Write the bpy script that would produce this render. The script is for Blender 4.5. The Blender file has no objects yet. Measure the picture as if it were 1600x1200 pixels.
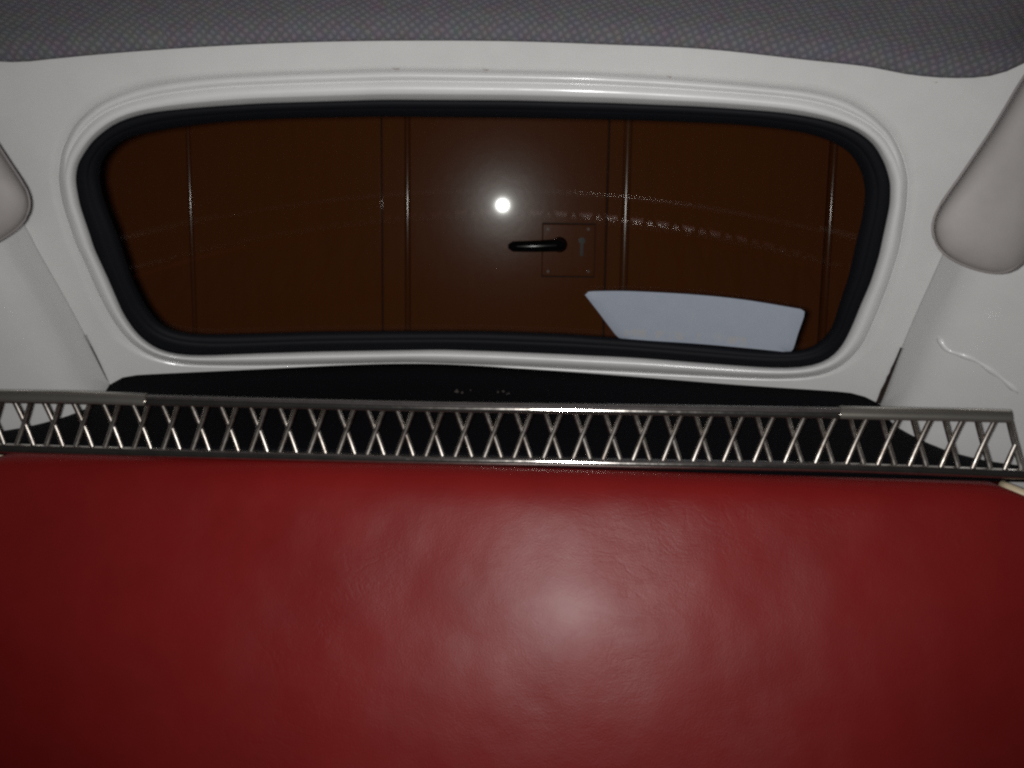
import bpy, bmesh, math, random
from mathutils import Vector, Matrix
random.seed(7)
S = bpy.context.scene
COL = S.collection

# ---------------------------------------------------------------- camera
F = 1650.0                        # focal length in pixels of a 1600 wide frame
PITCH, ROLL = math.radians(9.6), math.radians(0.8)
EYE = Vector((0.0, 0.0, 1.10))
HEAD = math.radians(0.45)
hd = Vector((math.sin(HEAD), math.cos(HEAD), 0))
fwd = hd * math.cos(PITCH) - Vector((0, 0, math.sin(PITCH)))
up0 = hd * math.sin(PITCH) + Vector((0, 0, math.cos(PITCH)))
r0 = Vector((math.cos(HEAD), -math.sin(HEAD), 0))
RV = r0 * math.cos(ROLL) + up0 * math.sin(ROLL)
UV_ = -r0 * math.sin(ROLL) + up0 * math.cos(ROLL)
cd = bpy.data.cameras.new('camera')
cam = bpy.data.objects.new('camera', cd)
COL.objects.link(cam)
cd.sensor_width = 36.0
cd.lens = F * 36.0 / 1600.0
cd.clip_start, cd.clip_end = 0.02, 60.0
m = Matrix((RV, UV_, -fwd)).transposed().to_4x4()
m.translation = EYE
cam.matrix_world = m
S.camera = cam

# ---------------------------------------------------------------- world: a dark garage at night
w = bpy.data.worlds.new('World')
S.world = w
w.use_nodes = True
bg = w.node_tree.nodes['Background']
bg.inputs[0].default_value = (0.55, 0.6, 0.7, 1)
bg.inputs[1].default_value = 0.010

# ---------------------------------------------------------------- the phone's flash
ld = bpy.data.lights.new('flash', 'SPOT')
ld.energy = 54.0
ld.color = (1.0, 0.99, 0.975)
ld.shadow_soft_size = 0.011
ld.spot_size = math.radians(94)
ld.spot_blend = 1.0
fl = bpy.data.objects.new('flash', ld)
COL.objects.link(fl)
fl.location = EYE + Vector((-0.018, -0.01, 0.000))
fl.rotation_euler = (Vector((0.02, 1, -0.04))).to_track_quat('-Z', 'Y').to_euler()

S.view_settings.view_transform = 'Standard'
S.view_settings.look = 'None'
S.view_settings.exposure = 0.0
S.view_settings.gamma = 1.0
S.view_settings.use_curve_mapping = False
S.render.filter_size = 2.6
S.cycles.filter_width = 2.6
S.cycles.use_denoising = False
S.cycles.sample_clamp_indirect = 6.0
S.cycles.max_bounces = 10
S.cycles.transparent_max_bounces = 16

# ---------------------------------------------------------------- car axes, seen from the camera
YAW = math.radians(3.4)
CX = Vector((math.cos(YAW), -math.sin(YAW), 0))
CY = Vector((math.sin(YAW), math.cos(YAW), 0))
def W(x, y, z):
    return EYE + CX * x + CY * y + Vector((0, 0, z))
def ray(px, py):
    d = RV * ((px - 800) / F) + UV_ * (-(py - 600) / F) + fwd
    return d.dot(CX), d.dot(CY), d.z
def hit(px, py, g):
    """point (car axes) of the surface y = g(x, z) met along a sight line"""
    a, b, c = ray(px, py)
    lo, hi = 0.2, 6.0
    for _ in range(50):
        t = (lo + hi) / 2
        if b * t < g(a * t, c * t): lo = t
        else: hi = t
    return (a * lo, b * lo, c * lo)
SL, SAG = 0.475, 0.265
XC = -0.095                       # the car's centre line
def g_rear(x, z):                 # the raked, bowed rear wall of the cabin
    q = (x - XC) ** 2
    return 1.50 - (SL - 0.42 * q) * (z + 0.203) - SAG * q

# ---------------------------------------------------------------- object helpers
ROOT = {}
def put(o, label=None, cat=None, group=None, kind=None):
    for k, v in (('label', label), ('category', cat), ('group', group), ('kind', kind)):
        if v: o[k] = v
    return o
def empty(name, loc, **kw):
    o = bpy.data.objects.new(name, None)
    o.empty_display_size = 0.05
    COL.objects.link(o)
    o.location = loc
    ROOT[o.name] = Vector(loc)
    return put(o, **kw)
def mesh(name, verts, faces, mat, parent=None, smooth=True, sharp=None, uvs=None):
    off = ROOT[parent.name] if parent else Vector((0, 0, 0))
    me = bpy.data.meshes.new(name)
    me.from_pydata([tuple(Vector(v) - off) for v in verts], [], faces)
    if uvs:
        l = me.uv_layers.new(name='UVMap')
        for p in me.polygons:
            for li in p.loop_indices:
                l.data[li].uv = uvs[me.loops[li].vertex_index]
    me.materials.append(mat)
    if smooth:
        me.polygons.foreach_set('use_smooth', [True] * len(me.polygons))
        if sharp is not None: me.set_sharp_from_angle(angle=math.radians(sharp))
    me.update()
    o = bpy.data.objects.new(name, me)
    COL.objects.link(o)
    if parent:
        o.parent = parent
        ROOT[o.name] = off
    return o
def grid_faces(nu, nv, close_u=False, flip=False):
    fs = []
    for i in range(nu if close_u else nu - 1):
        for j in range(nv - 1):
            a, b = i * nv + j, ((i + 1) % nu) * nv + j
            f = (a, b, b + 1, a + 1)
            fs.append(f[::-1] if flip else f)
    return fs
def solid(o, t, off=-1):
    md = o.modifiers.new('thickness', 'SOLIDIFY')
    md.thickness = t
    md.offset = off
    return o
def tube(pts, r, seg=10, cap=True, closed=False):
    """swept round bar: verts, faces; r a number or a list"""
    V, Fc = [], []
    pts = [Vector(p) for p in pts]
    n = len(pts)
    for i, p in enumerate(pts):
        if closed: t = (pts[(i + 1) % n] - pts[i - 1]).normalized()
        else: t = (pts[min(i + 1, n - 1)] - pts[max(i - 1, 0)]).normalized()
        ref = Vector((0, 0, 1)) if abs(t.z) < 0.9 else Vector((0, 1, 0))
        s = t.cross(ref).normalized(); q = s.cross(t).normalized()
        rr = r[i] if isinstance(r, (list, tuple)) else r
        for k in range(seg):
            a = 2 * math.pi * k / seg
            V.append(p + s * (rr * math.cos(a)) + q * (rr * math.sin(a)))
    for i in range(n if closed else n - 1):
        for k in range(seg):
            a, b = i * seg, ((i + 1) % n) * seg
            Fc.append((a + k, a + (k + 1) % seg, b + (k + 1) % seg, b + k))
    if cap and not closed:
        Fc.append(tuple(range(seg))[::-1])
        Fc.append(tuple(range((n - 1) * seg, n * seg)))
    return V, Fc
def join(*vf):
    V, Fc = [], []
    for v, f in vf:
        b = len(V); V += list(v); Fc += [tuple(i + b for i in q) for q in f]
    return V, Fc
def box(x0, x1, y0, y1, z0, z1, bev=0.0):
    """box with chamfered vertical/horizontal front edges (front = low y)"""
    if bev <= 0:
        v = [(x, y, z) for x in (x0, x1) for y in (y0, y1) for z in (z0, z1)]
        f = [(0, 1, 3, 2), (4, 6, 7, 5), (0, 4, 5, 1), (2, 3, 7, 6), (0, 2, 6, 4), (1, 5, 7, 3)]
        return v, f
    rings = []
    for k in range(5):
        a = math.pi / 2 * k / 4
        i = bev * (1 - math.sin(a)); y = y0 + bev * (1 - math.cos(a))
        ii = bev * (1 - math.sin(a))
        rings.append((ii, y))
    rings.append((0, y1))
    V = []
    for i, y in rings:
        V += [(x0 + i, y, z0 + i), (x1 - i, y, z0 + i), (x1 - i, y, z1 - i), (x0 + i, y, z1 - i)]
    Fc = [(0, 1, 2, 3)]
    for r in range(len(rings) - 1):
        a, b = r * 4, (r + 1) * 4
        for k in range(4):
            Fc.append((a + k, b + k, b + (k + 1) % 4, a + (k + 1) % 4))
    n = len(V)
    Fc.append((n - 1, n - 2, n - 3, n - 4))
    return V, Fc
def resample(pts, n, smooth=2):
    """closed outline (pixels) -> n points spaced evenly in angle about (752, 352), smoothed"""
    cx, cy = 752.0, 352.0
    P = sorted(((math.atan2((y - cy) * 2.6, x - cx), math.hypot(x - cx, (y - cy) * 2.6)) for x, y in pts))
    A = [a for a, _ in P]; R = [r for _, r in P]
    A = [A[-1] - 2 * math.pi] + A + [A[0] + 2 * math.pi]; R = [R[-1]] + R + [R[0]]
    raw = []
    for k in range(n):
        a = -math.pi + 2 * math.pi * (k + 0.5) / n
        j = 0
        while A[j + 1] < a: j += 1
        # intersect the ray with the chord between the two samples
        x1, y1 = R[j] * math.cos(A[j]), R[j] * math.sin(A[j])
        x2, y2 = R[j + 1] * math.cos(A[j + 1]), R[j + 1] * math.sin(A[j + 1])
        dx, dy = math.cos(a), math.sin(a)
        den = dx * (y2 - y1) - dy * (x2 - x1)
        raw.append((x1 * (y2 - y1) - y1 * (x2 - x1)) / den)
    for _ in range(smooth):
        raw = [0.25 * raw[i - 1] + 0.5 * raw[i] + 0.25 * raw[(i + 1) % n] for i in range(n)]
    out = []
    for k in range(n):
        a = -math.pi + 2 * math.pi * (k + 0.5) / n
        out.append((cx + raw[k] * math.cos(a), cy + raw[k] * math.sin(a) / 2.6))
    return out
def poly_at(pts, n):
    """open polyline resampled to n points, Catmull-Rom smoothed"""
    P = [Vector((p[0], p[1], 0)) for p in pts]
    P = [2 * P[0] - P[1]] + P + [2 * P[-1] - P[-2]]
    dense = []
    for i in range(1, len(P) - 2):
        for k in range(12):
            t = k / 12
            a, b, c, d = P[i - 1], P[i], P[i + 1], P[i + 2]
            dense.append(0.5 * ((2 * b) + (c - a) * t + (2 * a - 5 * b + 4 * c - d) * t * t + (3 * b - a - 3 * c + d) * t ** 3))
    dense.append(P[-2])
    L = [0]
    for i in range(1, len(dense)): L.append(L[-1] + (dense[i] - dense[i - 1]).length)
    out = []
    for k in range(n):
        s = L[-1] * k / (n - 1)
        j = 0
        while j < len(L) - 2 and L[j + 1] < s: j += 1
        t = (s - L[j]) / max(1e-9, L[j + 1] - L[j])
        q = dense[j].lerp(dense[j + 1], min(1, t))
        out.append((q.x, q.y))
    return out

# ---------------------------------------------------------------- materials
def new_mat(name):
    mt = bpy.data.materials.new(name)
    mt.use_nodes = True
    nt = mt.node_tree
    b = nt.nodes['Principled BSDF']
    return mt, nt, b
def N(nt, t, **kw):
    n = nt.nodes.new(t)
    for k, v in kw.items():
        if k in n.inputs: n.inputs[k].default_value = v
        else: setattr(n, k, v)
    return n
def ramp(nt, src, stops):
    r = nt.nodes.new('ShaderNodeValToRGB')
    el = r.color_ramp.elements
    while len(el) < len(stops): el.new(0.5)
    for e, (p, c) in zip(el, stops):
        e.position = p; e.color = (*c, 1) if len(c) == 3 else c
    nt.links.new(src, r.inputs[0])
    return r.outputs[0]
def noise(nt, scale, detail=4, rough=0.6, vec=None):
    n = N(nt, 'ShaderNodeTexNoise', Scale=scale, Detail=detail, Roughness=rough)
    if vec: nt.links.new(vec, n.inputs['Vector'])
    return n.outputs['Fac']
def bump(nt, h, b, strength, dist, prev=None):
    bp = N(nt, 'ShaderNodeBump', Strength=strength, Distance=dist)
    nt.links.new(h, bp.inputs['Height'])
    if prev: nt.links.new(prev, bp.inputs['Normal'])
    if b: nt.links.new(bp.outputs[0], b.inputs['Normal'])
    return bp.outputs[0]
def objco(nt):
    return nt.nodes.new('ShaderNodeTexCoord').outputs['Object']

def mat_paint(name, c, rough=0.32, coat=0.5):
    mt, nt, b = new_mat(name)
    co = objco(nt)
    n1 = noise(nt, 9, 5, 0.6, co)
    k = 0.93
    col = ramp(nt, n1, [(0.3, tuple(x * k for x in c)), (0.65, c)])
    nt.links.new(col, b.inputs['Base Color'])
    nt.links.new(ramp(nt, noise(nt, 40, 3, 0.6, co), [(0.3, (rough - .05,) * 3), (0.7, (rough + .08,) * 3)]), b.inputs['Roughness'])
    b.inputs['Coat Weight'].default_value = coat
    b.inputs['Coat Roughness'].default_value = 0.12
    n2 = bump(nt, noise(nt, 14, 2, 0.5, co), None, 0.25, 0.003)
    bump(nt, noise(nt, 260, 2, 0.5, co), b, 0.12, 0.0006, n2)
    return mt
M_paint = mat_paint('white_paint', (0.60, 0.594, 0.583))
M_bead = mat_paint('white_gloss_paint', (0.64, 0.635, 0.63), 0.36, 0.35)

def mat_plain(name, c, rough, spec=0.5, bscale=200, bstr=0.2, bdist=0.0006, metallic=0.0):
    mt, nt, b = new_mat(name)
    co = objco(nt)
    nt.links.new(ramp(nt, noise(nt, 30, 4, 0.6, co), [(0.3, tuple(x * .93 for x in c)), (0.7, tuple(x * 1.04 for x in c))]), b.inputs['Base Color'])
    b.inputs['Roughness'].default_value = rough
    b.inputs['Specular IOR Level'].default_value = spec
    b.inputs['Metallic'].default_value = metallic
    bump(nt, noise(nt, bscale, 3, 0.6, co), b, bstr, bdist)
    return mt
M_rubber = mat_plain('black_rubber', (0.0032, 0.0035, 0.0056), 0.62, 0.14)
M_shelf = mat_plain('black_shelf_cloth', (0.0035, 0.0035, 0.005), 0.9, 0.06, 500, 0.5, 0.0015)
M_edge = mat_plain('black_shelf_edge', (0.012, 0.012, 0.014), 0.6, 0.35, 300, 0.3, 0.001)
M_gap = mat_plain('dark_rusty_gap', (0.018, 0.011, 0.009), 0.85, 0.2, 300, 0.6, 0.001)
M_cream = mat_plain('cream_piping_vinyl', (0.60, 0.50, 0.34), 0.5)
M_pad = mat_plain('grey_pad_vinyl', (0.30, 0.28, 0.27), 0.62, 0.3, 420, 0.25, 0.0006)
M_padseam = mat_plain('grey_pad_seam', (0.22, 0.20, 0.195), 0.6, 0.3)
M_dirt = mat_plain('brown_crumbs', (0.045, 0.034, 0.026), 0.8)
M_handle = mat_plain('black_handle_plastic', (0.006, 0.006, 0.007), 0.18, 0.5, 60, 0.05, 0.0005)
M_floor = mat_plain('concrete', (0.20, 0.19, 0.18), 0.8, 0.3, 40, 0.4, 0.004)

# red leather
M_red, nt, b = new_mat('red_leather')
co = objco(nt)
nt.links.new(ramp(nt, noise(nt, 5, 6, 0.65, co), [(0.3, (0.148, 0.0078, 0.0074)), (0.55, (0.170, 0.0092, 0.0084)), (0.75, (0.186, 0.0106, 0.0094))]), b.inputs['Base Color'])
nt.links.new(ramp(nt, noise(nt, 11, 6, 0.7, co), [(0.3, (0.36,) * 3), (0.7, (0.44,) * 3)]), b.inputs['Roughness'])
b.inputs['Specular IOR Level'].default_value = 0.145
b.inputs['Coat Weight'].default_value = 0.03
b.inputs['Coat Roughness'].default_value = 0.22
vo = N(nt, 'ShaderNodeTexVoronoi', Scale=620); nt.links.new(co, vo.inputs['Vector'])
h0 = bump(nt, noise(nt, 5.5, 2, 0.45, co), None, 0.75, 0.012)
h0 = bump(nt, noise(nt, 17, 3, 0.5, co), None, 0.22, 0.004, h0)
mpn = N(nt, 'ShaderNodeMapping'); mpn.inputs['Scale'].default_value = (1, 1, 2.4); mpn.inputs['Rotation'].default_value = (0, 0.6, 0)
nt.links.new(co, mpn.inputs['Vector'])
wr = N(nt, 'ShaderNodeTexNoise', Scale=16, Detail=5, Roughness=0.62, Distortion=1.2); nt.links.new(mpn.outputs[0], wr.inputs['Vector'])
ab = N(nt, 'ShaderNodeMath', operation='SUBTRACT'); ab.inputs[1].default_value = 0.5; nt.links.new(wr.outputs['Fac'], ab.inputs[0])
ab2 = N(nt, 'ShaderNodeMath', operation='ABSOLUTE'); nt.links.new(ab.outputs[0], ab2.inputs[0])
cr = ramp(nt, ab2.outputs[0], [(0.0, (0, 0, 0)), (0.05, (1, 1, 1))])
msk = ramp(nt, noise(nt, 4, 2, 0.5, co), [(0.48, (0, 0, 0)), (0.62, (1, 1, 1))])
inv = N(nt, 'ShaderNodeMath', operation='SUBTRACT'); inv.inputs[0].default_value = 1.0; nt.links.new(cr, inv.inputs[1])
cm = N(nt, 'ShaderNodeMath', operation='MULTIPLY'); nt.links.new(inv.outputs[0], cm.inputs[0]); nt.links.new(msk, cm.inputs[1])
neg = N(nt, 'ShaderNodeMath', operation='MULTIPLY'); neg.inputs[1].default_value = -1.0; nt.links.new(cm.outputs[0], neg.inputs[0])
h1 = bump(nt, neg.outputs[0], None, 0.09, 0.0012, h0)
bump(nt, vo.outputs['Distance'], b, 0.16, 0.0006, h1)

# headliner cloth
M_head, nt, b = new_mat('grey_woven_headlining')
uv = nt.nodes.new('ShaderNodeTexCoord').outputs['UV']
w1 = N(nt, 'ShaderNodeTexWave', Scale=39.0, Distortion=3.5, Detail=3.0); w1.bands_direction = 'X'
w2 = N(nt, 'ShaderNodeTexWave', Scale=39.0, Distortion=3.5, Detail=3.0); w2.bands_direction = 'Y'
mp = N(nt, 'ShaderNodeMapping'); mp.inputs['Rotation'].default_value = (0, 0, 0.6)
nt.links.new(uv, mp.inputs['Vector'])
for q in (w1, w2): nt.links.new(mp.outputs[0], q.inputs['Vector'])
mul = N(nt, 'ShaderNodeMath', operation='MULTIPLY')
nt.links.new(w1.outputs['Fac'], mul.inputs[0]); nt.links.new(w2.outputs['Fac'], mul.inputs[1])
base = ramp(nt, mul.outputs[0], [(0.0, (0.118, 0.115, 0.130)), (0.7, (0.182, 0.173, 0.188))])
hn = N(nt, 'ShaderNodeTexNoise', Scale=60, Detail=5); nt.links.new(mp.outputs[0], hn.inputs['Vector'])
mixc = N(nt, 'ShaderNodeMix', data_type='RGBA', blend_type='OVERLAY')
mixc.inputs[0].default_value = 0.27
nt.links.new(base, mixc.inputs[6]); nt.links.new(hn.outputs['Color'], mixc.inputs[7])
nt.links.new(mixc.outputs[2], b.inputs['Base Color'])
b.inputs['Roughness'].default_value = 0.75
b.inputs['Specular IOR Level'].default_value = 0.25
bump(nt, mul.outputs[0], b, 0.3, 0.0010)

# chrome
M_chrome, nt, b = new_mat('aged_chrome')
co = objco(nt)
pos = nt.nodes.new('ShaderNodeNewGeometry').outputs['Position']
nt.links.new(ramp(nt, noise(nt, 45, 5, 0.7, pos), [(0.3, (0.20, 0.165, 0.14)), (0.5, (0.33, 0.30, 0.27)), (0.72, (0.45, 0.42, 0.39))]), b.inputs['Base Color'])
b.inputs['Metallic'].default_value = 1.0
nt.links.new(ramp(nt, noise(nt, 120, 4, 0.7, co), [(0.35, (0.28,) * 3), (0.75, (0.42,) * 3)]), b.inputs['Roughness'])
bump(nt, noise(nt, 500, 3, 0.6, co), b, 0.05, 0.0003)
M_bar, nt, b = new_mat('bright_chrome')
co = objco(nt)
nt.links.new(ramp(nt, noise(nt, 60, 4, 0.7, co), [(0.35, (0.50, 0.47, 0.44)), (0.75, (0.36, 0.33, 0.30))]), b.inputs['Base Color'])
b.inputs['Metallic'].default_value = 0.965
nt.links.new(ramp(nt, noise(nt, 120, 4, 0.7, co), [(0.35, (0.085,) * 3), (0.75, (0.14,) * 3)]), b.inputs['Roughness'])
M_sleeve = mat_plain('dull_chrome', (0.44, 0.415, 0.37), 0.24, 0.5, 300, 0.1, 0.0004, 0.86)

# window glass: clear, with its two surface reflections
M_glass = bpy.data.materials.new('window_glass'); M_glass.use_nodes = True
nt = M_glass.node_tree; nt.nodes.clear()
out = N(nt, 'ShaderNodeOutputMaterial'); tr = N(nt, 'ShaderNodeBsdfTransparent'); gl = N(nt, 'ShaderNodeBsdfGlossy', Roughness=0.0)
tr.inputs[0].default_value = (0.95, 0.955, 0.945, 1)
fr = N(nt, 'ShaderNodeFresnel'); geo = N(nt, 'ShaderNodeNewGeometry')
mr = N(nt, 'ShaderNodeMapRange'); mr.inputs['To Min'].default_value = 1.5; mr.inputs['To Max'].default_value = 1 / 1.5
nt.links.new(geo.outputs['Backfacing'], mr.inputs['Value']); nt.links.new(mr.outputs[0], fr.inputs['IOR'])
mx = N(nt, 'ShaderNodeMixShader')
nt.links.new(fr.outputs[0], mx.inputs[0]); nt.links.new(tr.outputs[0], mx.inputs[1]); nt.links.new(gl.outputs[0], mx.inputs[2])
nt.links.new(mx.outputs[0], out.inputs['Surface'])

# brown varnished door
M_door, nt, b = new_mat('brown_gloss_door_paint')
co = objco(nt)
mp = N(nt, 'ShaderNodeMapping'); mp.inputs['Scale'].default_value = (14, 14, 1.2); nt.links.new(co, mp.inputs['Vector'])
nt.links.new(ramp(nt, noise(nt, 3, 6, 0.65, mp.outputs[0]), [(0.3, (0.165, 0.046, 0.0125)), (0.7, (0.180, 0.051, 0.0140))]), b.inputs['Base Color'])
b.inputs['Roughness'].default_value = 0.19
b.inputs['Specular IOR Level'].default_value = 0.06
b.inputs['Coat Weight'].default_value = 0.30
b.inputs['Coat Roughness'].default_value = 0.045
bump(nt, noise(nt, 60, 3, 0.5, co), b, 0.05, 0.001, bump(nt, noise(nt, 9, 2, 0.5, co), None, 0.05, 0.004))
M_rib = mat_plain('brown_gloss_rib', (0.14, 0.042, 0.012), 0.11, 0.40, 30, 0.05, 0.0006)
M_rib2 = mat_plain('worn_brown_rib', (0.15, 0.05, 0.016), 0.14, 0.5, 30, 0.05, 0.0006)
M_groove_shade = mat_plain('dark_door_groove_and_shade', (0.012, 0.005, 0.003), 0.7)
M_latch = mat_plain('brown_lock_plate', (0.085, 0.026, 0.007), 0.4)

# ---------------------------------------------------------------- car body: rear wall, window surround, side panels
OUTER = [(800,112),(625,109),(450,114),(325,120),(250,129),(200,140),(150,162),(115,195),(95,235),(90,280),(97,320),(117,380),(133,413),(150,453),(173,497),(200,533),(233,557),(267,567),(290,571),(400,572),(500,570),(640,567),(810,573),(1000,583),(1120,589),(1200,593),(1262,592),(1292,586),(1322,569),(1349,539),(1371,490),(1390,441),(1403,400),(1407,385),(1417,325),(1420,280),(1412,245),(1395,210),(1365,180),(1325,155),(1270,141),(1175,132),(1050,122),(925,115)]
INNER = [(800,157),(600,156),(400,162),(300,169),(225,177),(180,192),(145,220),(122,255),(118,280),(125,320),(142,370),(147,387),(167,430),(193,490),(213,520),(240,543),(267,553),(293,556),(400,552),(500,549),(687,546),(781,549),(875,553),(1000,559),(1112,568),(1225,576),(1262,574),(1292,565),(1315,542),(1330,512),(1345,475),(1360,441),(1373,400),(1390,320),(1391,285),(1382,255),(1365,225),(1335,202),(1290,187),(1225,176),(1100,167),(950,161)]
GLASS = [(800,184),(600,182),(450,185),(350,190),(275,199),(210,211),(178,227),(158,252),(155,280),(165,320),(185,370),(207,437),(227,477),(247,503),(267,517),(300,523),(400,521),(500,518),(625,517),(750,517),(875,521),(1000,530),(1112,540),(1225,551),(1262,548),(1285,531),(1300,512),(1311,475),(1326,430),(1337,380),(1347,340),(1352,300),(1347,270),(1330,240),(1300,220),(1250,205),(1150,194),(1000,188)]
NR = 260
Lo, Li, Lg = resample(OUTER, NR, 3), resample(INNER, NR, 3), resample(GLASS, NR, 3)
def lift(px, py, d):
    """sight line met with the rear wall, raised d metres towards the cabin"""
    return W(*hit(px, py, lambda x, z: g_rear(x, z) - d * 1.12))
def lerp2(a, b, t): return (a[0] + (b[0] - a[0]) * t, a[1] + (b[1] - a[1]) * t)

body = empty('car_body', W(0, 1.5, -0.40), label='white painted inner body of a small old car around its rear window', cat='car body')
# rear panel: from the window surround out past the frame
def outer_edge(k):
    x, y = Lo[k]
    dx, dy = x - 752, y - 352
    t = min((1100 / abs(dx)) if dx else 1e9, ((470 if dy < 0 else 330) / abs(dy)) if dy else 1e9)
    return (752 + dx * t, 352 + dy * t)
NRAD = 14
V = []
for k in range(NR):
    e = outer_edge(k)
    for j in range(NRAD):
        t = j / (NRAD - 1)
        p = lerp2(Lo[k], e, t ** 1.3)
        V.append(lift(p[0], p[1], 0.0))
rp = mesh('rear_panel', V, grid_faces(NR, NRAD, True), M_paint, body)
solid(rp, 0.0012, 0)
# raised double moulding round the window
NT = 40
def mould(t, one):
    if t > 1: return -0.004 if t < 1.004 else -0.016
    two = 0.0065 * math.sin(math.pi * t / 0.37) ** 0.8 + 0.004 * t / 0.37 if t < 0.37 else 0.004 + 0.0085 * math.sin(math.pi * (t - 0.37) / 0.63) ** 0.7 - 0.006 * max(0, t - 0.8) / 0.2
    sg = 0.0 if t < 0.05 else 0.0115 * math.sin(math.pi * (t - 0.05) / 0.95) ** 0.8 - 0.002 * t
    return two * (1 - one) + sg * one - (0.0025 * (1 - abs(t - 0.02) / 0.03) if t < 0.05 else 0)
ts = [k / NT for k in range(NT)] + [0.9999, 1.003, 1.005]
V = []
for k in range(NR):
    h = min(1, max(0, (Lo[k][1] - 170) / 120)); h = h * h * (3 - 2 * h)
    for t in ts:
        p = lerp2(Lo[k], Li[k], t)
        V.append(lift(p[0], p[1], mould(t, h)))
prof = ts
bd = mesh('window_moulding', V, grid_faces(NR, len(prof), True, True), M_bead, body)
put(bd, label='white glossy raised double moulding round the rear window')
# rear window: seal and pane
rw = bpy.data.objects.new('rear_window', None); COL.objects.link(rw); rw.parent = body; ROOT[rw.name] = ROOT[body.name]
prof = [(-0.06, -0.010), (0.0, -0.004), (0.05, -0.0015), (0.12, -0.0005), (0.30, -0.0003), (0.42, -0.0006), (0.48, -0.0014), (0.52, -0.0022), (0.56, -0.0022), (0.64, -0.0026), (0.78, -0.0042), (0.90, -0.0070), (0.97, -0.0105), (1.0, -0.0145), (1.0, -0.020)]
V = []
for k in range(NR):
    for t, d in prof:
        p = lerp2(Li[k], Lg[k], t)
        V.append(lift(p[0], p[1], d))
mesh('rubber_seal', V, grid_faces(NR, len(prof), True, True), M_rubber, rw)
GD = -0.0140
V, Fc = [], []
NJ = 16
for d in (GD, GD - 0.004):
    for k in range(NR):
        for j in range(NJ):
            p = lerp2((752, 352), lerp2(Li[k], Lg[k], 0.82), (j + 0.6) / (NJ - 0.4))
            V.append(lift(p[0], p[1], d))
f1 = grid_faces(NR, NJ, True)
Fc = list(f1) + [tuple(i + NR * NJ for i in q[::-1]) for q in f1]
Fc.append(tuple(k * NJ for k in range(NR))); Fc.append(tuple(NR * NJ + k * NJ for k in range(NR))[::-1])
for k in range(NR):
    a, b_ = k * NJ + NJ - 1, ((k + 1) % NR) * NJ + NJ - 1
    Fc.append((a, b_, b_ + NR * NJ, a + NR * NJ))
pane = mesh('glass_pane', V, Fc, M_glass, rw, sharp=40)

# side panels: wheel-arch bulges either side
def side_panel(crease, sgn, label):
    n = 30
    C = poly_at(crease, n)
    PR = [(0.0, -0.006), (0.001, 0.004), (0.003, 0.016), (0.006, 0.030), (0.010, 0.045), (0.017, 0.058), (0.028, 0.070), (0.045, 0.081), (0.07, 0.092), (0.10, 0.103), (0.14, 0.120), (0.18, 0.150), (0.21, 0.20), (0.23, 0.30), (0.235, 0.42), (0.235, 0.60)]
    V = []
    for i, (px, py) in enumerate(C):
        x, y, z = hit(px, py, g_rear)
        t = i / (n - 1)
        kf = 1.0 if t < 0.62 else max(0.0, 1 - ((t - 0.62) / 0.38) ** 2)
        for O, Fw in PR:
            V.append(W(x + sgn * O, y - 0.002 - Fw * (0.30 + 0.70 * kf if Fw > 0.1 else kf), z + 0.06 * O))
    # carry the sheet down to the sill behind the seat
    low = []
    x, y, z = hit(C[0][0], C[0][1], g_rear)
    for O, Fw in PR:
        low.append(W(x + sgn * (O - 0.01), y + 0.05 - Fw, z - 0.30))
    V = low + V
    o = mesh('side_panel', V, grid_faces(n + 1, len(PR), False, sgn > 0), M_paint, body)
    put(o, label=label)
    solid(o, 0.0012, -1)
    return o
LC = [(190, 634), (172, 598), (135, 525), (100, 460), (60, 390), (42, 355), (8, 300), (-20, 250), (-45, 200)]
RC = [(1362, 655), (1378, 620), (1407, 545), (1430, 490), (1455, 435), (1475, 390), (1503, 330), (1530, 280), (1555, 230)]
side_panel(LC, -1, 'white side panel bulging inwards beside the seat, plain')
side_panel(RC, 1, 'white side panel bulging inwards beside the seat, with a lumpy ridge of sealer')

# open rusty joints between the rear panel and the side panels
def strip(name, pts, wd, d, mat, parent, label):
    n = 14
    C = poly_at(pts, n)
    V = []
    for i, (px, py) in enumerate(C):
        t = i / (n - 1)
        hw = wd * (1 - 0.75 * t) * (0.8 + 0.4 * random.random())
        for s, dd in ((-1, d - 0.006), (-1, d), (1, d), (1, d - 0.006)):
            V.append(lift(px + s * hw, py + s * hw * 0.4, dd))
    o = mesh(name, V, grid_faces(n, 4, False, True), mat, parent, smooth=False)
    return put(o, label=label)
strip('panel_joint', [(167, 594), (152, 560), (134, 523)], 1.8, 0.0025, M_gap, body, 'thin rusty joint in the white paint')
strip('panel_joint', [(1372, 630), (1388, 592), (1408, 543)], 4.2, 0.0030, M_gap, body, 'wide dark open joint in the white paint')

# rust chips along the top of the moulding
M_rust = mat_plain('rust', (0.16, 0.09, 0.055), 0.9, 0.1, 300, 0.5, 0.0006)
for px, py, ln in ((619, 107.5, 5), (759, 109, 4), (1046, 120, 3), (1462, 128, 3)):
    o = strip('rust_chip', [(px - ln, py), (px, py + 0.8), (px + ln, py + 0.3)], 1.5, 0.0012, M_rust, body, 'tiny rusty chip in the white paint')

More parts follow.
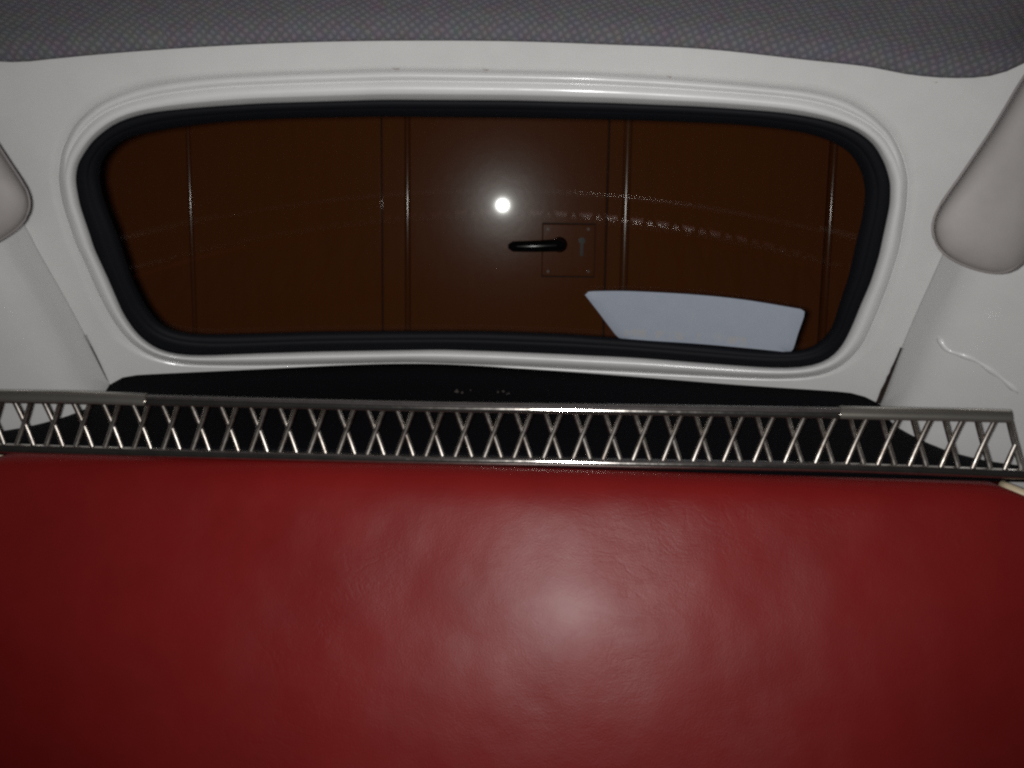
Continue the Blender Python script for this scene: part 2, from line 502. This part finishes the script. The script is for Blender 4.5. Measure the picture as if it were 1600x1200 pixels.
# sealer ridge on the right-hand panel
def g_right(x, z):
    return 1.245 - 0.35 * (x - 0.55) - 0.2 * z - 0.07
SEAL = [(1468, 527), (1476, 541), (1484, 548), (1500, 553), (1520, 560), (1540, 572), (1562, 588), (1578, 601), (1592, 614)]
bvh_pts = []
from mathutils.bvhtree import BVHTree
def bvh_of(o):
    vs = [v.co + ROOT[o.name] for v in o.data.vertices]
    return BVHTree.FromPolygons(vs, [tuple(p.vertices) for p in o.data.polygons])
rside = [o for o in body.children if o.name.startswith('side_panel')][1]
tree_r = bvh_of(rside)
def cast(tree, px, py):
    a, b_, c = ray(px, py)
    d = (CX * a + CY * b_ + Vector((0, 0, c))).normalized()
    loc, nor, idx, dist = tree.ray_cast(EYE, d)
    return loc, nor, d
pp = []
for px, py in poly_at(SEAL, 26):
    loc, nor, d = cast(tree_r, px, py)
    if loc is not None: pp.append(loc + d * 0.0030)
rr = [0.0044 + 0.0007 * math.sin(i * 0.9) for i in range(len(pp))]
if pp:
    rr[0] = 0.0046; rr[1] = 0.0056; rr[-2] = 0.0034; rr[-1] = 0.0028
    put(mesh('sealer_ridge', *tube(pp, rr, 8), M_bead, body), label='lumpy painted-over ridge of sealer')

# ---------------------------------------------------------------- headlining
HE = [(-330,-60),(-240,-10),(-160,35),(-90,72),(-40,90),(0,95),(40,96),(90,91),(200,81),(350,71),(500,65),(650,63),(800,64),(950,69),(1100,76),(1250,92),(1350,103),(1420,116),(1490,121),(1550,116),(1600,95),(1650,62),(1720,15),(1800,-40),(1900,-100)]
n = 90
C = poly_at(HE, n)
PR = [(-0.006, 0.004), (0.000, -0.001), (0.006, -0.002), (0.011, 0.001), (0.018, 0.008), (0.03, 0.017), (0.05, 0.027), (0.09, 0.041), (0.15, 0.055), (0.25, 0.072), (0.40, 0.09), (0.65, 0.105), (1.0, 0.11), (1.5, 0.10)]
V, uvs = [], []
u = 0; prev = None
for (px, py) in C:
    x, y, z = hit(px, py, g_rear)
    p0 = Vector((x, y, z))
    if prev is not None: u += (p0 - prev).length
    prev = p0
    for Fw, R in PR:
        V.append(W(x * (1 - 0.04 * Fw), y - Fw - 0.004, z + R))
        uvs.append((x, y - Fw))
hl = empty('headliner', W(0, 0.9, 0.3), label='grey woven cloth roof lining with a curved rear edge', cat='headliner')
lin = mesh('lining_cloth', V, grid_faces(n, len(PR), False, True), M_head, hl, uvs=uvs)
solid(lin, 0.003, 1)

# ---------------------------------------------------------------- parcel shelf
SE = [(-60, 672), (60, 650), (140, 622), (166, 606), (180, 594), (200, 588), (230, 585), (400, 577), (520, 571), (630, 568), (720, 570), (850, 578), (1000, 589), (1150, 601), (1300, 611), (1330, 614), (1352, 620), (1372, 630), (1400, 650), (1480, 692), (1660, 745)]
n = 80
C = poly_at(SE, n)
V = []
NV = 12
for (px, py) in C:
    x, y, z = hit(px, py, lambda x, z: g_rear(x, z) - 0.004)
    for j in range(NV):
        t = j / (NV - 1)
        yy = y + (1.225 - y) * t
        zz = z - 0.012 * (1 - math.exp(-t * 12)) + (-0.292 - z + 0.012) * t
        V.append(W(x, yy, zz))
    V.append(W(x, 1.225, -0.31))
shelf = mesh('parcel_shelf', V, grid_faces(n, NV + 1), M_shelf, None, sharp=50)
put(shelf, label='black cloth-covered shelf under the rear window, behind the chrome trellis', cat='parcel shelf')
solid(shelf, 0.006, 1)

# crumbs lying on the shelf
tree_s = bvh_of_shelf = BVHTree.FromPolygons([v.co for v in shelf.data.vertices], [tuple(p.vertices) for p in shelf.data.polygons])
V, Fc = [], []
for px, py, r in ((714, 612, .0045), (722, 614, .003), (735, 610, .002), (778, 613, .003), (786, 612, .003), (795, 615, .0025), (792, 616, .002)):
    loc, nor, d = cast(tree_s, px, py)
    if loc is None: continue
    b0 = len(V)
    for k in range(6):
        a = k * math.pi / 3 + random.random() * .6
        V.append(loc + Vector((math.cos(a) * r * random.uniform(.6, 1.2), math.sin(a) * r, -0.001)))
    V.append(loc + Vector((0, 0, r * 0.9)))
    for k in range(6): Fc.append((b0 + k, b0 + (k + 1) % 6, b0 + 6))
if V:
    cr_ = mesh('crumbs', V, Fc, M_dirt, None, smooth=False)
    put(cr_, kind='stuff', label='few small brown crumbs lying on the black shelf', cat='crumbs')

# ---------------------------------------------------------------- rear seat
XL, XR = hit(-14, 710, lambda x, z: 1.19)[0], hit(1572, 760, lambda x, z: 1.19)[0]
SW, SX0 = (XR - XL) / 2, (XR + XL) / 2
seat = empty('rear_seat', W(SX0, 1.1, -0.95), label='red leather rear seat back with cream piping at its ends', cat='car seat')
def seat_profile():
    P = []
    # over the crest from behind, then down the front
    for k in range(9):
        a = math.pi * 0.5 + math.pi * 0.42 * k / 8      # 90 (up) to 166 deg
        P.append((1.205 + 0.045 * math.cos(a), -0.362 + 0.055 * math.sin(a)))
    y0, z0 = P[-1]
    T = math.radians(17.6)
    for k in range(1, 42):
        s = 0.70 * (k / 41) ** 1.25
        bul = 0.016 * math.sin(math.pi * min(1, s / 0.62)) - 0.0
        P.append((y0 - math.sin(T) * s - bul * math.cos(T), z0 - math.cos(T) * s + bul * math.sin(T)))
    P = [(1.31, -0.40), (1.285, -0.345), (1.262, -0.320), (1.235, -0.309)] + P
    for _ in range(14):
        P = [P[0]] + [tuple(0.25 * P[i - 1][c] + 0.5 * P[i][c] + 0.25 * P[i + 1][c] for c in (0, 1)) for i in range(1, len(P) - 1)] + [P[-1]]
    dz = -max(z for y, z in P)
    return [(y, z + dz) for y, z in P]
e0 = hit(100, 711, lambda x, z: 1.20); e1 = hit(1500, 748, lambda x, z: 1.20)
def crest(q): return e0[2] + (SX0 + q * SW - e0[0]) * (e1[2] - e0[2]) / (e1[0] - e0[0])
SP = seat_profile()
KC = max(range(len(SP)), key=lambda k: SP[k][1])
NU = 70
def flare(k): return 0.13 * (1 - math.exp(-(SP[KC][1] - SP[k][1]) / 0.036)) if k > KC else 0.0
V = []
for i in range(NU):
    q = -1 + 2 * i / (NU - 1)
    a = abs(q)
    xq = math.copysign(1 - (1 - a) ** 1.0, q)
    e = max(0.0, (a - 0.965) / 0.035)
    drop = 0.012 * (1 - math.sqrt(max(0, 1 - e * e)))
    back = 0.030 * (1 - math.sqrt(max(0, 1 - e * e)))
    bow = 0.012 * q * q
    for k, (y, z) in enumerate(SP):
        V.append(W(SX0 + xq * (SW + flare(k)), y + back + bow * 0.3 - 0.025 * xq * SW, z - drop + crest(xq)))
st = mesh('backrest', V, grid_faces(NU, len(SP), False, True), M_red, seat)
# closed sides and back
nS = len(SP)
for q in (-1, 1):
    V2, F2 = [], []
    for k, (y, z) in enumerate(SP): V2.append(W(SX0 + q * (SW + flare(k)), y + 0.030 + 0.0036 - 0.025 * q * SW, z - 0.012 + crest(q)))
    for k, (y, z) in enumerate(SP): V2.append(W(SX0 + q * (SW + flare(k)), y + 0.14, z - 0.012 + crest(q)))
    for k in range(nS - 1):
        f = (k, k + 1, nS + k + 1, nS + k)
        F2.append(f if q > 0 else f[::-1])
    mesh('side_trim', V2, F2, M_red, seat)
for q in (-1, 1):
    pts = [W(SX0 + q * (SW + flare(k) + 0.004), y + 0.028 - 0.025 * q * SW, z - 0.009 + crest(q)) for k, (y, z) in enumerate(SP) if k >= KC]
    mesh('piping', *tube(pts, 0.0055, 10), M_cream, seat)

# ---------------------------------------------------------------- chrome trellis rail
def rail_y(x): return 1.205 - 0.055 * (x - XC) ** 2
def g_rail(x, z): return rail_y(x)
rail = empty('trellis_rail', W(0.02, 1.205, -0.31), label='chrome rail with a trellis of crosses along the top of the red seat', cat='trellis rail')
TOP = [(-60, 620), (230, 625), (500, 631), (690, 635), (1000, 640), (1300, 645), (1577, 649.6)]
BOT = [(-60, 697), (0, 700), (200, 706), (500, 714), (690, 719), (875, 722), (1000, 725), (1300, 730), (1600, 741), (1650, 743)]
def bar(name, pts, hw, hh, mat, parent, n=60, dy=0.0, label=None, cap=True, sect=None):
    """flat-topped rounded bar: half width hh in height, hw in depth"""
    C = poly_at(pts, n)
    V, Fc = [], []
    if sect: SECT = sect
    else: SECT = [(math.copysign(abs(math.cos(a)) ** 0.75, math.cos(a)), math.copysign(abs(math.sin(a)) ** 0.75, math.sin(a))) for a in (2 * math.pi * (k + .5) / 14 for k in range(14))]
    sg = len(SECT)
    for (px, py) in C:
        x, y, z = hit(px, py, lambda x, z: g_rail(x, z) + dy)
        for u, v in SECT:
            V.append(W(x, y + hw * u, z + hh * v))
    for i in range(n - 1):
        for k in range(sg):
            a, b_ = i * sg, (i + 1) * sg
            Fc.append((a + k, b_ + k, b_ + (k + 1) % sg, a + (k + 1) % sg))
    if cap:
        Fc.append(tuple(range(sg))); Fc.append(tuple(range((n - 1) * sg, n * sg))[::-1])
    o = mesh(name, V, Fc, mat, parent, sharp=60)
    return put(o, label=label) if label else o
ROOFED = [(-0.85, -1.0), (-1, -0.85), (-1.02, -0.45), (-1.0, -0.2), (-0.94, 0.05), (-0.78, 0.38), (-0.5, 0.72), (-0.22, 0.93), (0.1, 1.0), (0.8, 0.95), (1, 0.7), (1, -0.8), (0.85, -1.0)][::-1]
bar('top_bar', TOP, 0.0055, 0.0058, M_bar, rail, sect=ROOFED)
bar('bottom_bar', BOT, 0.0065, 0.0056, M_bar, rail)
bar('end_sleeve', [(-60, 617), (0, 618), (120, 620), (228, 624)], 0.0072, 0.0066, M_sleeve, rail, 20, dy=-0.001, sect=ROOFED)
bar('end_sleeve', [(1312, 644), (1400, 646), (1500, 648), (1578, 650)], 0.0072, 0.0066, M_sleeve, rail, 20, dy=-0.001, sect=ROOFED)

# the crosses: one mesh, copied along the rail
def along(px):
    i = 0
    for i in range(len(TOP) - 1):
        if TOP[i + 1][0] >= px: break
    t = (px - TOP[i][0]) / (TOP[i + 1][0] - TOP[i][0])
    ty = TOP[i][1] + t * (TOP[i + 1][1] - TOP[i][1])
    j = 0
    for j in range(len(BOT) - 1):
        if BOT[j + 1][0] >= px: break
    t = (px - BOT[j][0]) / (BOT[j + 1][0] - BOT[j][0])
    by = BOT[j][1] + t * (BOT[j + 1][1] - BOT[j][1])
    return hit(px, ty, g_rail), hit(px, by, g_rail)
NX = 35
a0, b0 = along(-12); a1, b1 = along(1592)
HGT = sum((along(q)[0][2] - along(q)[1][2]) for q in (100, 500, 900, 1300)) / 4
step = (a1[0] - a0[0]) / (NX - 1)
hwx, hz = 0.33 * step, HGT / 2
def xbar(s, t1=1.0, w=0.0030):
    pts = []
    for k in range(7):
        t = -1 + (1 + t1) * k / 6
        bowf = 0.0027 * (1 - t * t)
        pts.append(Vector((s * hwx * t, -0.0005 + bowf - (0.0010 if s > 0 else 0.0), hz * t)))
    V, Fc = [], []
    for k, p in enumerate(pts):
        d = Vector((s * hwx, 0, hz)).normalized()
        side = Vector((d.z, 0, -d.x))
        wd = w
        for (ss, yy) in ((-1, 0.0012), (-0.9, -0.0008), (-0.35, -0.0019), (0.35, -0.0019), (0.9, -0.0008), (1, 0.0012)):
            V.append(p + side * (wd * ss) + Vector((0, yy, 0)))
    for k in range(6):
        for j in range(6):
            a, b_ = k * 6, (k + 1) * 6
            Fc.append((a + j, a + (j + 1) % 6, b_ + (j + 1) % 6, b_ + j))
    return V, Fc
def cross_mesh(*bars):
    vx, fx = join(*bars)
    me = bpy.data.meshes.new('trellis_cross')
    me.from_pydata([tuple(v) for v in vx], [], fx)
    me.materials.append(M_chrome)
    me.polygons.foreach_set('use_smooth', [True] * len(me.polygons))
    me.set_sharp_from_angle(angle=math.radians(50))
    return me
mx_ = cross_mesh(xbar(1), xbar(-1))
mx_end = cross_mesh(xbar(1, 0.0), xbar(-1, 1.0, 0.0036))
for i in range(NX):
    x = a0[0] + step * i
    # height follows the two bars
    lo, hi = -200.0, 1800.0
    for _ in range(40):
        mid = (lo + hi) / 2
        if along(mid)[0][0] < x: lo = mid
        else: hi = mid
    ta, tb = along(lo)
    o = bpy.data.objects.new('trellis_cross', mx_end if i == NX - 1 else mx_)
    COL.objects.link(o)
    o.parent = rail
    slope = math.atan(-2 * 0.055 * (x - XC))
    o.location = W(x, rail_y(x), (ta[2] + tb[2]) / 2) - ROOT[rail.name]
    o.rotation_euler = (0, 0, -YAW + slope)
    o.scale = (1, 1, (ta[2] - tb[2]) / HGT)

# ---------------------------------------------------------------- padded cushions on the rear pillars
def cushion(pts, label, front, shift=0):
    pts = [(x + shift, y) for x, y in pts]
    n = 90
    C = poly_at(pts + [pts[0]], n + 1)[:-1]
    for _ in range(3):
        C = [(0.25 * C[i - 1][0] + 0.5 * C[i][0] + 0.25 * C[(i + 1) % n][0], 0.25 * C[i - 1][1] + 0.5 * C[i][1] + 0.25 * C[(i + 1) % n][1]) for i in range(n)]
    P = [Vector(hit(px, py, lambda x, z: front)) for px, py in C]
    c = sum(P, Vector()) / n
    ro = empty('pillar_cushion', W(c.x, c.y + .05, c.z - .1), label=label, cat='cushion', group='padded cushions on the rear pillars')
    prof = [(0.02, 0.031), (0.25, 0.0305), (0.45, 0.029), (0.62, 0.026), (0.76, 0.0215), (0.86, 0.016), (0.93, 0.010), (0.975, 0.004), (1.0, -0.004), (1.0, -0.02), (0.985, -0.05), (0.95, -0.09), (0.9, -0.11)]
    V = []
    for p in P:
        for t, d in prof:
            q = c + (p - c) * t
            V.append(W(q.x + math.copysign(0.55 * max(0, 0.03 - d), c.x), q.y - d + 0.026, q.z))
    Fc = grid_faces(n, len(prof), True)
    area = sum(P[i].x * P[(i + 1) % n].z - P[(i + 1) % n].x * P[i].z for i in range(n))
    Fc = [f[::-1] for f in Fc] if area < 0 else Fc
    cap = tuple(k * len(prof) for k in range(n))
    Fc.append(cap if area > 0 else cap[::-1])
    pad = mesh('padding', V, Fc, M_pad, ro)
    bm = bmesh.new(); bm.from_mesh(pad.data)
    bmesh.ops.recalc_face_normals(bm, faces=bm.faces); bm.to_mesh(pad.data); bm.free()
    sp = [W(*(c + (p - c) * 0.985 + Vector((math.copysign(0.012, c.x), 0.022, 0)))) for p in P]
    mesh('seam', *tube(sp, 0.0014, 8, closed=True), M_padseam, ro)
cushion([(1600,124),(1560,192),(1530,237),(1500,281),(1475,316),(1460,345),(1458,362),(1470,393),(1500,414),(1540,428),(1572,432),(1590,426),(1612,400),(1660,320),(1715,220),(1735,140),(1715,85),(1670,70),(1630,85)],
        'grey padded cushion on the white pillar, on the side of the white window sticker', 1.14, -12)
cushion([(0,228),(22,262),(42,292),(51,315),(47,338),(30,360),(0,379),(-35,398),(-75,405),(-95,392),(-120,350),(-170,260),(-215,170),(-225,110),(-200,75),(-150,72),(-105,95),(-50,155)],
        'grey padded cushion on the white pillar, on the side away from the sticker', 1.14)

# sticker
M_stick, nt, b = new_mat('bluish_white_sticker')
co = objco(nt)
nt.links.new(ramp(nt, noise(nt, 60, 4, 0.7, co), [(0.35, (0.315, 0.352, 0.42)), (0.62, (0.335, 0.37, 0.435)), (0.8, (0.36, 0.37, 0.39))]), b.inputs['Base Color'])
# faint beige show-through print along the lower edge
p0, p1 = lift(975, 519, -0.012), lift(1165, 533, -0.012)
sx = N(nt, 'ShaderNodeSeparateXYZ'); nt.links.new(co, sx.inputs[0])
k = (p1.z - p0.z) / (p1.x - p0.x)
def M2(op, a, v):
    n = N(nt, 'ShaderNodeMath', operation=op); nt.links.new(a, n.inputs[0])
    if isinstance(v, float): n.inputs[1].default_value = v
    else: nt.links.new(v, n.inputs[1])
    return n.outputs[0]
dzl = M2('SUBTRACT', M2('SUBTRACT', sx.outputs[2], M2('MULTIPLY', sx.outputs[0], k)), p0.z - k * p0.x)
band = M2('LESS_THAN', M2('ABSOLUTE', dzl, 0.0), 0.0055)
xr = M2('MULTIPLY', M2('GREATER_THAN', sx.outputs[0], p0.x), M2('LESS_THAN', sx.outputs[0], p1.x))
mp = N(nt, 'ShaderNodeMapping'); mp.inputs['Scale'].default_value = (150, 1, 60); nt.links.new(co, mp.inputs['Vector'])
bl = ramp(nt, noise(nt, 1.0, 2, 0.5, mp.outputs[0]), [(0.45, (0, 0, 0)), (0.60, (1, 1, 1))])
fac = M2('MULTIPLY', M2('MULTIPLY', M2('MULTIPLY', band, xr), bl), 0.45)
mixs = N(nt, 'ShaderNodeMix', data_type='RGBA'); nt.links.new(fac, mixs.inputs[0])
nt.links.new(b.inputs['Base Color'].links[0].from_socket, mixs.inputs[6]); mixs.inputs[7].default_value = (0.42, 0.38, 0.33, 1)
nt.links.new(mixs.outputs[2], b.inputs['Base Color'])
b.inputs['Roughness'].default_value = 0.6

# ---------------------------------------------------------------- sticker on the glass
ST = [(914,461),(919,456),(928,455),(985,455),(1080,460),(1160,468),(1240,481),(1253,484),(1257,491),(1247,521),(1239,546),(1233,551),(1218,549),(1100,538),(980,530),(966,527),(957,517),(932,484)]
n = 100
C = poly_at(ST + [ST[0]], n + 1)[:-1]
cx = sum(p[0] for p in C) / n; cy = sum(p[1] for p in C) / n
V = []
rings = [(0.03, 0.0010), (0.3, 0.0010), (0.6, 0.0010), (0.85, 0.0010), (0.995, 0.0010), (1.0, 0.0006), (1.0, 0.0)]
for p in C:
    for t, d in rings:
        q = lerp2((cx, cy), p, t)
        V.append(lift(q[0], q[1], GD + 0.0016 + d))
Fc = grid_faces(n, len(rings), True)
Fc.append(tuple(k * len(rings) for k in range(n))[::-1])
sk = mesh('window_sticker', V, Fc, M_stick, None, sharp=40)
put(sk, label='pale bluish-white sticker with slanted ends low on the rear glass', cat='sticker')

# ---------------------------------------------------------------- garage door behind the car
DY = 2.75
def on_door(px, py, dy=0.0):
    d = RV * ((px - 800) / F) + UV_ * (-(py - 600) / F) + fwd
    return EYE + d * ((DY + dy - EYE.y) / d.y)
def dx(px): return on_door(px, 340).x
gd = empty('garage_door', (0, DY, 0), label='dark brown glossy panelled garage door seen through the rear window', cat='garage door')
ZB, ZT = 0.03, 2.25
v, f = box(-1.9, 1.9, DY + 0.014, DY + 0.045, ZB, ZT)
mesh('door_backing', v, f, M_groove_shade, gd, smooth=False)
edges = [-1.88, dx(20) - 0.0, dx(300), dx(597), dx(637), dx(948), dx(977), dx(1291), 1.33, 1.88]
for i in range(len(edges) - 1):
    xa, xb = edges[i] + 0.0015, edges[i + 1] - 0.0015
    proud = 0.004 if (xb - xa) < 0.1 else 0.0
    v, f = box(xa, xb, DY - proud, DY + 0.013, ZB, ZT, 0.0035)
    mesh('door_panel', v, f, M_door, gd, smooth=False)
for px, r in ((299, .006), (637, .008), (977, .011), (1297, .008)):
    v, f = tube([Vector((dx(px), DY - 0.003, z)) for z in (ZB, 0.6, 1.1, 1.6, ZT)], r, 14)
    mesh('door_rib', v, f, M_rib2 if px == 977 else M_rib, gd)
# lock plate, keyhole and lever handle
a, c = on_door(848, 350), on_door(928, 432)
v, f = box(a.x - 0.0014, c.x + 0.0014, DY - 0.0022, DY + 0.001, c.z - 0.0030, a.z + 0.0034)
mesh('lock_plate_edge_shade', v, f, M_groove_shade, gd, smooth=False)  # added dark rim, paints the shadow around the lock plate's edges
v, f = box(a.x, c.x, DY - 0.0045, DY + 0.002, c.z, a.z, 0.002)
lp = mesh('lock_plate', v, f, M_door, gd, smooth=False)
for px in (856, 919):
    for py in (358, 424):
        q = on_door(px, py)
        v, f = tube([q + Vector((0, -0.0045, 0)), q + Vector((0, -0.0065, 0))], 0.004, 10)
        mesh('screw', v, f, M_latch, lp, sharp=40)
k0, k1 = on_door(909, 376), on_door(907, 400)
v, f = join(tube([k0 + Vector((0, -0.0045, 0)), k0 + Vector((0, -0.009, 0))], 0.0085, 14),
            box(k0.x - 0.004, k0.x + 0.004, DY - 0.0075, DY - 0.0042, k1.z, k0.z))
mesh('keyhole', v, f, M_handle, lp, sharp=40)
h = empty_h = bpy.data.objects.new('handle', None); COL.objects.link(h); h.parent = gd; ROOT[h.name] = ROOT[gd.name]
hb = on_door(874, 382)
v, f = tube([hb + Vector((0, -0.004, 0)), hb + Vector((0, -0.016, 0)), hb + Vector((0, -0.022, 0)), hb + Vector((0, -0.045, 0)), hb + Vector((0, -0.052, 0)), hb + Vector((0, -0.055, 0))],
            [0.020, 0.020, 0.013, 0.013, 0.012, 0.006], 18)
mesh('rose', v, f, M_handle, h, sharp=50)
he = on_door(794, 384)
pts, rr = [], []
for k in range(12):
    t = k / 11
    p = hb.lerp(he, t) + Vector((0, -0.044 - 0.004 * math.sin(math.pi * t), -0.001 * math.sin(math.pi * t)))
    pts.append(p); rr.append(0.0165 - 0.003 * t if t < 0.95 else 0.006)
mesh('lever', *tube(pts, rr, 14), M_handle, h)

# garage floor
v, f = box(-4, 4, -1.5, DY + 0.6, -0.2, 0.0)
put(mesh('garage_floor', v, f, M_floor, None, smooth=False), kind='structure', label='bare concrete garage floor')
